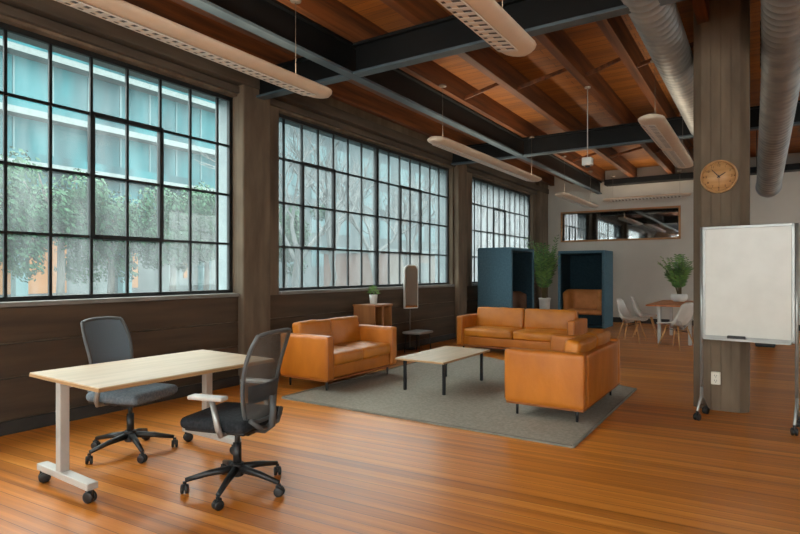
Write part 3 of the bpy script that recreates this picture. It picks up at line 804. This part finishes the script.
tb = thing('potted_plant', 'bushy palm in a round white bowl at the far end of the orange wood table', 'plant', (-1.52, 13.35, .765))
MB().lathe([(0,0),(.10,0),(.14,.03),(.17,.09),(.16,.15),(.145,.165),(.135,.15),(0,.14)], 28).obj('pot', M['whitecer'], tb)
MB().cyl((0,0,.138), .13, .016).obj('soil', M['soil'], tb)
fo = MB(); rnd = random.Random(21)
for k in range(36):
    az = k*2.399+rnd.uniform(-.3,.3); frond(fo, (rnd.uniform(-.04,.04), rnd.uniform(-.04,.04), .14), az, rnd.uniform(.5,.98), rnd.uniform(.03,.28), rnd.uniform(.1,.5), 13, .015, .17, rnd)
fo.obj('foliage', None, tb)

# ------------------------------------------------------------------ dining set
dt = thing('dining_table', 'long table with orange wood top and pale metal legs by the back wall', 'table', (-1.45, 12.85, 0))
MB().b2((-.48,-1.1,.735),(.48,1.1,.765),.006).obj('tabletop', M['tableoak'], dt)
for sy in (-.85, .85):
    MB().b2((-.30, sy-.03, 0), (-.24, sy+.03, .735), .004).obj('leg', M['silver'], dt)
    MB().b2((.24, sy-.03, 0), (.30, sy+.03, .735), .004).obj('leg', M['silver'], dt)
def shell_chair(label, loc, rz):
    """front = +X"""
    o = thing('dining_chair', label, 'chair', loc, rz, 'white shell chairs at the orange table')
    b = bmesh.new(); nu, nv = 12, 20
    def P(u, v):
        if v < .5:
            s_ = v/.5; x = .23-.40*s_; z = .445 - .02*math.sin(s_*PI) + (.0 if s_ > .12 else -.02*(1-s_/.12))
            w_ = .225+.01*math.sin(s_*PI)
            return Vector((x, u*w_, z + .055*abs(u)**3*(.4+.9*s_)))
        s_ = (v-.5)/.5; a = min(1, s_*2.2)
        x = -.17 - .06*math.sin(a*PI/2) - .09*s_; z = .445 + .41*s_ - .02*(1-a)
        w_ = .225 - .055*s_**2.2
        if s_ > .88: w_ *= math.sqrt(max(.2, 1-((s_-.88)/.125)**2*.8))
        return Vector((x + .09*abs(u)**2.2*(1-s_*.5), u*w_, z + .05*abs(u)**3*(1-s_)))
    g = [[b.verts.new(P(-1+2*i/nu, j/nv)) for i in range(nu+1)] for j in range(nv+1)]
    for j in range(nv):
        for i in range(nu): b.faces.new((g[j][i], g[j][i+1], g[j+1][i+1], g[j+1][i]))
    bmesh.ops.recalc_face_normals(b, faces=b.faces)
    bmesh.ops.solidify(b, geom=b.faces[:], thickness=.014)
    mb = MB(); mb._merge(b, None, M['shellwhite'], True); mb.obj('seat_shell', M['shellwhite'], o)
    for sx in (-1, 1):
        for sy in (-1, 1):
            MB().tube([(sx*.23-.02, sy*.22, 0), (sx*.11-.02, sy*.11, .43)], .013, 9, rads=[.010,.015]).obj('leg', M['dowel'], o)
    br = MB()
    for (a, c) in (((-.14,-.13),(.1,.13)), ((-.14,.13),(.1,-.13))): br.tube([(a[0], a[1], .30), (c[0], c[1], .36)], .006, 6)
    br.obj('brace', M['blackmetal'], o); return o
shell_chair('white shell chair with wooden legs at the left of the orange table, nearer the camera', (-2.22, 12.05, 0), rad(-8))
shell_chair('white shell chair with wooden legs at the left of the orange table, farther back', (-2.14, 13.15, 0), rad(5))
shell_chair('white shell chair at the near end of the orange table, partly behind the column', (-1.36, 11.40, 0), rad(150))

# ------------------------------------------------------------------ whiteboard, clock, outlet, bin
wbz = rad(-8)
wb = thing('whiteboard', 'blank rolling whiteboard in a grey frame standing before the concrete column', 'whiteboard', (-.13, 6.07, 0), wbz)
hw = .365
MB().b2((-hw+.02,-.012,.785),(hw-.02,.012,1.82)).obj('board', M['board'], wb)
f = MB()
f.b2((-hw,-.018,1.805),(hw,.018,1.832),.003); f.b2((-hw,-.018,.77),(hw,.018,.797),.003)
f.b2((-hw+.0,-.018,.77),(-hw+.024,.018,1.832),.003); f.b2((hw-.024,-.018,.77),(hw,.018,1.832),.003)
f.obj('frame', M['frame_alu'], wb)
MB().b2((-hw+.02,-.085,.762),(hw-.02,-.012,.772),.002).b2((-hw+.02,-.088,.762),(hw-.02,-.082,.784),.002).obj('tray', M['frame_alu'], wb)
for s_ in (-1, 1):
    x = s_*(hw+.012)
    lg = MB().tube([(x,0,.13),(x,0,1.83)], .014, 10).tube([(x,0,.30),(x,-.02,.20),(x,-.16,.09)], .013, 8).tube([(x,0,.30),(x,.02,.20),(x,.16,.09)], .013, 8).obj('leg', M['frame_alu'], wb)
    for y in (-.165, .165): caster(lg, x, y, .034, ang=rad(90+s_*20))
er = MB().box((0,0,.018), (.145,.045,.036), .006)
eo = er.obj('board_eraser', M['black']); eo.location = (-.213, 6.03, .7725); eo.rotation_euler = (0,0,wbz)
tag(eo, 'black eraser lying on the tray of the whiteboard', 'eraser')

ck = thing('wall_clock', 'round wooden wall clock with dark hands on the concrete column', 'clock', (-.378, cy0-.009, 2.36)); ck.scale = (.9, 1, .9)
RX = Matrix.Rotation(PI/2, 4, 'X')
MB().lathe([(.165,0),(.182,0),(.186,.02),(.182,.045),(.172,.048),(.166,.04),(.165,0)], 48, None, RX).obj('rim', M['clockrim'], ck)
MB().lathe([(0,0),(.168,0),(.168,.02),(0,.02)], 48, None, RX).obj('dial', M['clockface'], ck)
tk = MB()
for k in range(12):
    a = 2*PI*k/12; tk.box((math.sin(a)*.151, -.0215, math.cos(a)*.151), (.005 if k%3 else .008, .003, .014), rot=(0, a, 0))
for k in range(60):
    a = 2*PI*k/60
    if k % 5: tk.box((math.sin(a)*.155, -.0214, math.cos(a)*.155), (.002,.002,.006), rot=(0,a,0))
tk.obj('hour_mark', M['ink'], ck)
for k in range(1, 13):
    cu = bpy.data.curves.new('numeral', 'FONT'); cu.body = str(k); cu.size = .034; cu.align_x = 'CENTER'; cu.align_y = 'CENTER'; cu.extrude = .0008
    to = bpy.data.objects.new('numeral', cu); COL.objects.link(to)
    dg = bpy.context.evaluated_depsgraph_get(); me = bpy.data.meshes.new_from_object(to.evaluated_get(dg))
    bpy.data.objects.remove(to); me.materials.clear(); me.materials.append(M['ink'])
    no = bpy.data.objects.new('numeral', me); COL.objects.link(no); no.parent = ck
    a = 2*PI*k/12; no.location = (math.sin(a)*.124, -.0215, math.cos(a)*.124); no.rotation_euler = (PI/2, 0, 0)
def hand(name, ang, L, w_, y, tail=.02):
    h = MB(); h.prism([(-w_/2,-tail),(w_/2,-tail),(w_*.4,L*.8),(0,L),(-w_*.4,L*.8)], y-.0015, y+.0015, 'y')
    o = h.obj(name, M['ink'], ck); o.rotation_euler = (0, ang, 0)
hand('minute_hand', rad(-41), .118, .009, -.031); hand('hour_hand', rad(57), .085, .012, -.027); hand('second_hand', rad(178), .12, .003, -.034)
MB().cyl((0,-.03,0), .01, .016, 'y').obj('hub', M['ink'], ck)

ol = thing('power_outlet', 'ivory power outlet low on the front of the concrete column', 'outlet', (-.405, cy0-.008, .33))
MB().box((0,-.022,0), (.085,.044,.125), .008).obj('box', M['outlet'], ol)
sk = MB()
for z in (-.025, .025):
    for x in (-.009, .009): sk.box((x,-.0445,z+.005), (.004,.003,.014))
    sk.cyl((0,-.0445,z-.011), .004, .003, 'y', 10)
sk.obj('socket', M['ink'], ol)

bn = thing('pedestal_cabinet', 'black pedestal on the floor seen under the whiteboard', 'cabinet', (.03, 12.62, 0), rad(-4))
MB().b2((-.16,-.17,.03),(.16,.17,.62),.01).obj('body', M['black'], bn)
MB().b2((-.15,-.16,0),(.15,.16,.032),.004).obj('plinth', M['blackmetal'], bn)
MB().b2((-.165,-.175,.615),(.165,.175,.64),.006).obj('top', M['chairgrey'], bn)

# ------------------------------------------------------------------ outside
struct(MB().b2((-80,-60,-.45),(XO,120,-.22)).obj('street', M['asphalt']))
gb = thing('office_building', 'teal glass office building with white floor bands across the street', 'building', (-34, 8, -.22))
Y0, Y1 = -30, 24
MB().b2((-14, Y0, 3.9), (0, Y1, 15.5)).obj('curtain_wall', M['curtain'], gb)
mu = MB()
for k in range(28): 
    y = Y0+2*k; mu.b2((.001, y-.04, 4.2), (.06, y+.04, 15.5))
mu.obj('mullion', M['mullion_t'], gb)
for z in (7.55, 10.35, 13.65):
    s_ = MB().b2((-.2, Y0, z-.30), (.9, Y1+.4, z+.05)); s_.obj('floor_band', M['band'], gb)
    MB().b2((.86, Y0, z+.05), (.9, Y1, z+.5)).obj('balustrade', M['curtain'], gb)
MB().b2((-13, Y0, 0), (-.6, Y1, 3.9)).obj('street_front', M['dimglass'], gb)
MB().b2((-.59, 4.9, .4), (-.5, 9.0, 3.6)).obj('lit_window', M['lit'], gb)
MB().b2((-.59, 13.0, .6), (-.5, 13.5, 3.0)).obj('lit_window', M['lit'], gb)
MB().b2((-.59, 17.0, 1.2), (-.5, 17.25, 2.6)).obj('lit_window', M['lit'], gb)
pc = MB()
for k in range(9): pc.b2((-.3, Y0+6*k, 0), (.3, Y0+6*k+.6, 4.0))
pc.obj('street_pillar', M['mullion_t'], gb)
hb = thing('apartment_building', 'pale hazy grey building far behind the bare trees', 'building', (-40, 62, -.22))
MB().b2((-12,-28,0),(0,60,17)).obj('facade', M['greybldg'], hb)
ww = MB()
for k in range(20):
    for j in range(4): ww.b2((.0, -26+4.2*k, 2.2+3.6*j), (.05, -23.6+4.2*k, 4.4+3.6*j))
ww.obj('window', M['mullion_t'], hb)
bb = thing('brick_building', 'low pale brick building beyond the bare trees', 'building', (-22, 36.5, -.22))
MB().b2((-6,-4,0),(0,10,3.0)).obj('wall', M['brick'], bb)
MB().b2((-6.2,-4.2,3.0),(.2,10.2,3.25)).obj('parapet', M['band'], bb)
MB().b2((.0,0,.8),(.04,1.4,2.3)).b2((.0,4,.8),(.04,5.4,2.3)).obj('window', M['dimglass'], bb)

def leafy(label, loc, h, rx, ry, rz_, seed, n=9000):
    rnd = random.Random(seed)
    o = thing('street_tree', label, 'tree', loc, 0, 'leafy trees outside the near window')
    tr = MB(); top = h-rz_*1.2
    tr.tube([(0,0,0),(.05,.03,top*.5),(0,.05,top)], .12, 9, rads=[.15,.11,.09])
    for k in range(6):
        a = k*1.05+rnd.uniform(-.2,.2); tr.tube([(0,.05,top*.85),(math.cos(a)*rx*.35,math.sin(a)*ry*.35,top+rz_*.5),(math.cos(a)*rx*.6,math.sin(a)*ry*.6,top+rz_*1.1)], .05, 6, rads=[.07,.05,.02])
    tr.obj('trunk', M['bark'], o)
    f = MB()
    cl = [(Vector((rnd.gauss(0,.42)*rx, rnd.gauss(0,.42)*ry, h-rz_+rnd.gauss(0,.4)*rz_)), rnd.uniform(.4,.85)) for _ in range(34)]
    for k in range(n):
        c0, r0 = cl[k % len(cl)]
        d = Vector((rnd.gauss(0,1), rnd.gauss(0,1), rnd.gauss(0,1))).normalized()
        p = c0 + d*r0*rnd.uniform(.6,1.0); s_ = rnd.uniform(.055,.105)
        a = (d+Vector((rnd.uniform(-.6,.6), rnd.uniform(-.6,.6), rnd.uniform(-.3,.6)))).normalized()
        t = a.orthogonal().normalized(); b_ = a.cross(t)
        f.quad([p-t*s_*.5, p-b_*s_, p+t*s_*.5, p+b_*s_])
    f.obj('foliage', M['leafext'], o)
words = ['leftmost behind the near window', 'second from the left behind the near window', 'third from the left behind the near window', 'in the middle of the near window', 'right of the middle of the near window', 'third from the right behind the near window', 'second from the right behind the near window', 'farthest right behind the near window']
for k, (x, y) in enumerate(((-18.5,4.6),(-19.2,6.9),(-18.3,8.8),(-19.0,10.8),(-18.4,12.8),(-19.3,15.0),(-18.4,17.0),(-19.2,19.4))):
    leafy('leafy green street tree, '+words[k], (x, y, -.22), 4.1+.07*k+.2*((k*7)%3), 1.5, 1.7, 1.35, 40+k)

def bare(label, loc, h, seed, depth=5):
    rnd = random.Random(seed)
    o = thing('bare_tree', label, 'tree', loc, 0, 'bare trees outside the second window')
    t = MB(); tw = MB()
    def grow(mb, p, d, L, r, lv):
        q = p + d*L*.5 + Vector((rnd.gauss(0,.06), rnd.gauss(0,.06), .02))*L; e_ = q + (d+Vector((rnd.gauss(0,.2), rnd.gauss(0,.2), .1))).normalized()*L*.5
        mb.tube([p, q, e_], r, 6 if lv < 3 else 4, rads=[r, r*.85, r*.68], cap=False)
        if lv >= depth: return
        for k in range(3 if lv < 4 else 2):
            nd = (d + Vector((rnd.gauss(0,.55), rnd.gauss(0,.55), rnd.uniform(-.1,.45)))).normalized()
            grow(tw if lv >= 1 else mb, q.lerp(e_, rnd.uniform(.2,1)), nd, L*rnd.uniform(.6,.85), r*.6, lv+1)
    grow(t, Vector((0,0,0)), Vector((rnd.uniform(-.1,.1), rnd.uniform(-.15,.15), 1)).normalized(), h*.36, .14, 0)
    t.obj('trunk', M['palebark'], o); tw.obj('branches', M['palebark'], o)
bw_ = ['leftmost in the second window', 'second from the left in the second window', 'left of the mullion in the second window', 'right of the mullion in the second window', 'at the right end of the second window']
for k, (x, y, h) in enumerate(((-13.5,14.2,7.0),(-15,17.5,7.6),(-13.0,18.2,6.6),(-14.5,23.5,7.4),(-12.5,24.6,6.8))):
    bare('tall bare tree with pale branches, '+bw_[k], (x, y, -.22), h, 70+k)

# ------------------------------------------------------------------ light
wd = bpy.data.worlds.new('overcast_sky'); S.world = wd; wd.use_nodes = True
nt = wd.node_tree; nt.nodes.clear()
out = nt.nodes.new('ShaderNodeOutputWorld'); bg = nt.nodes.new('ShaderNodeBackground')
tc = nt.nodes.new('ShaderNodeTexCoord'); sx = nt.nodes.new('ShaderNodeSeparateXYZ')
nt.links.new(tc.outputs['Generated'], sx.inputs[0])
r = nt.nodes.new('ShaderNodeValToRGB'); r.color_ramp.elements[0].position = 0.0; r.color_ramp.elements[0].color = (.72,.72,.70,1)
r.color_ramp.elements[1].position = .6; r.color_ramp.elements[1].color = (1.0,.98,.94,1)
nt.links.new(sx.outputs['Z'], r.inputs['Fac']); nt.links.new(r.outputs['Color'], bg.inputs['Color'])
bg.inputs['Strength'].default_value = 6.0
nt.links.new(bg.outputs[0], out.inputs['Surface'])
# ------------------------------------------------------------------ camera
cd = bpy.data.cameras.new('camera'); cd.sensor_width = 36; cd.lens = 560/800*36; cd.shift_y = 5/800; cd.clip_start = .05; cd.clip_end = 300
co = bpy.data.objects.new('camera', cd); COL.objects.link(co); co.location = (0,0,1.4); co.rotation_euler = (PI/2, 0, rad(33.0))
S.camera = co
S.view_settings.view_transform = 'Standard'; S.view_settings.look = 'None'; S.view_settings.gamma = 1.0
S.view_settings.use_curve_mapping = False
S.view_settings.exposure = 0.95
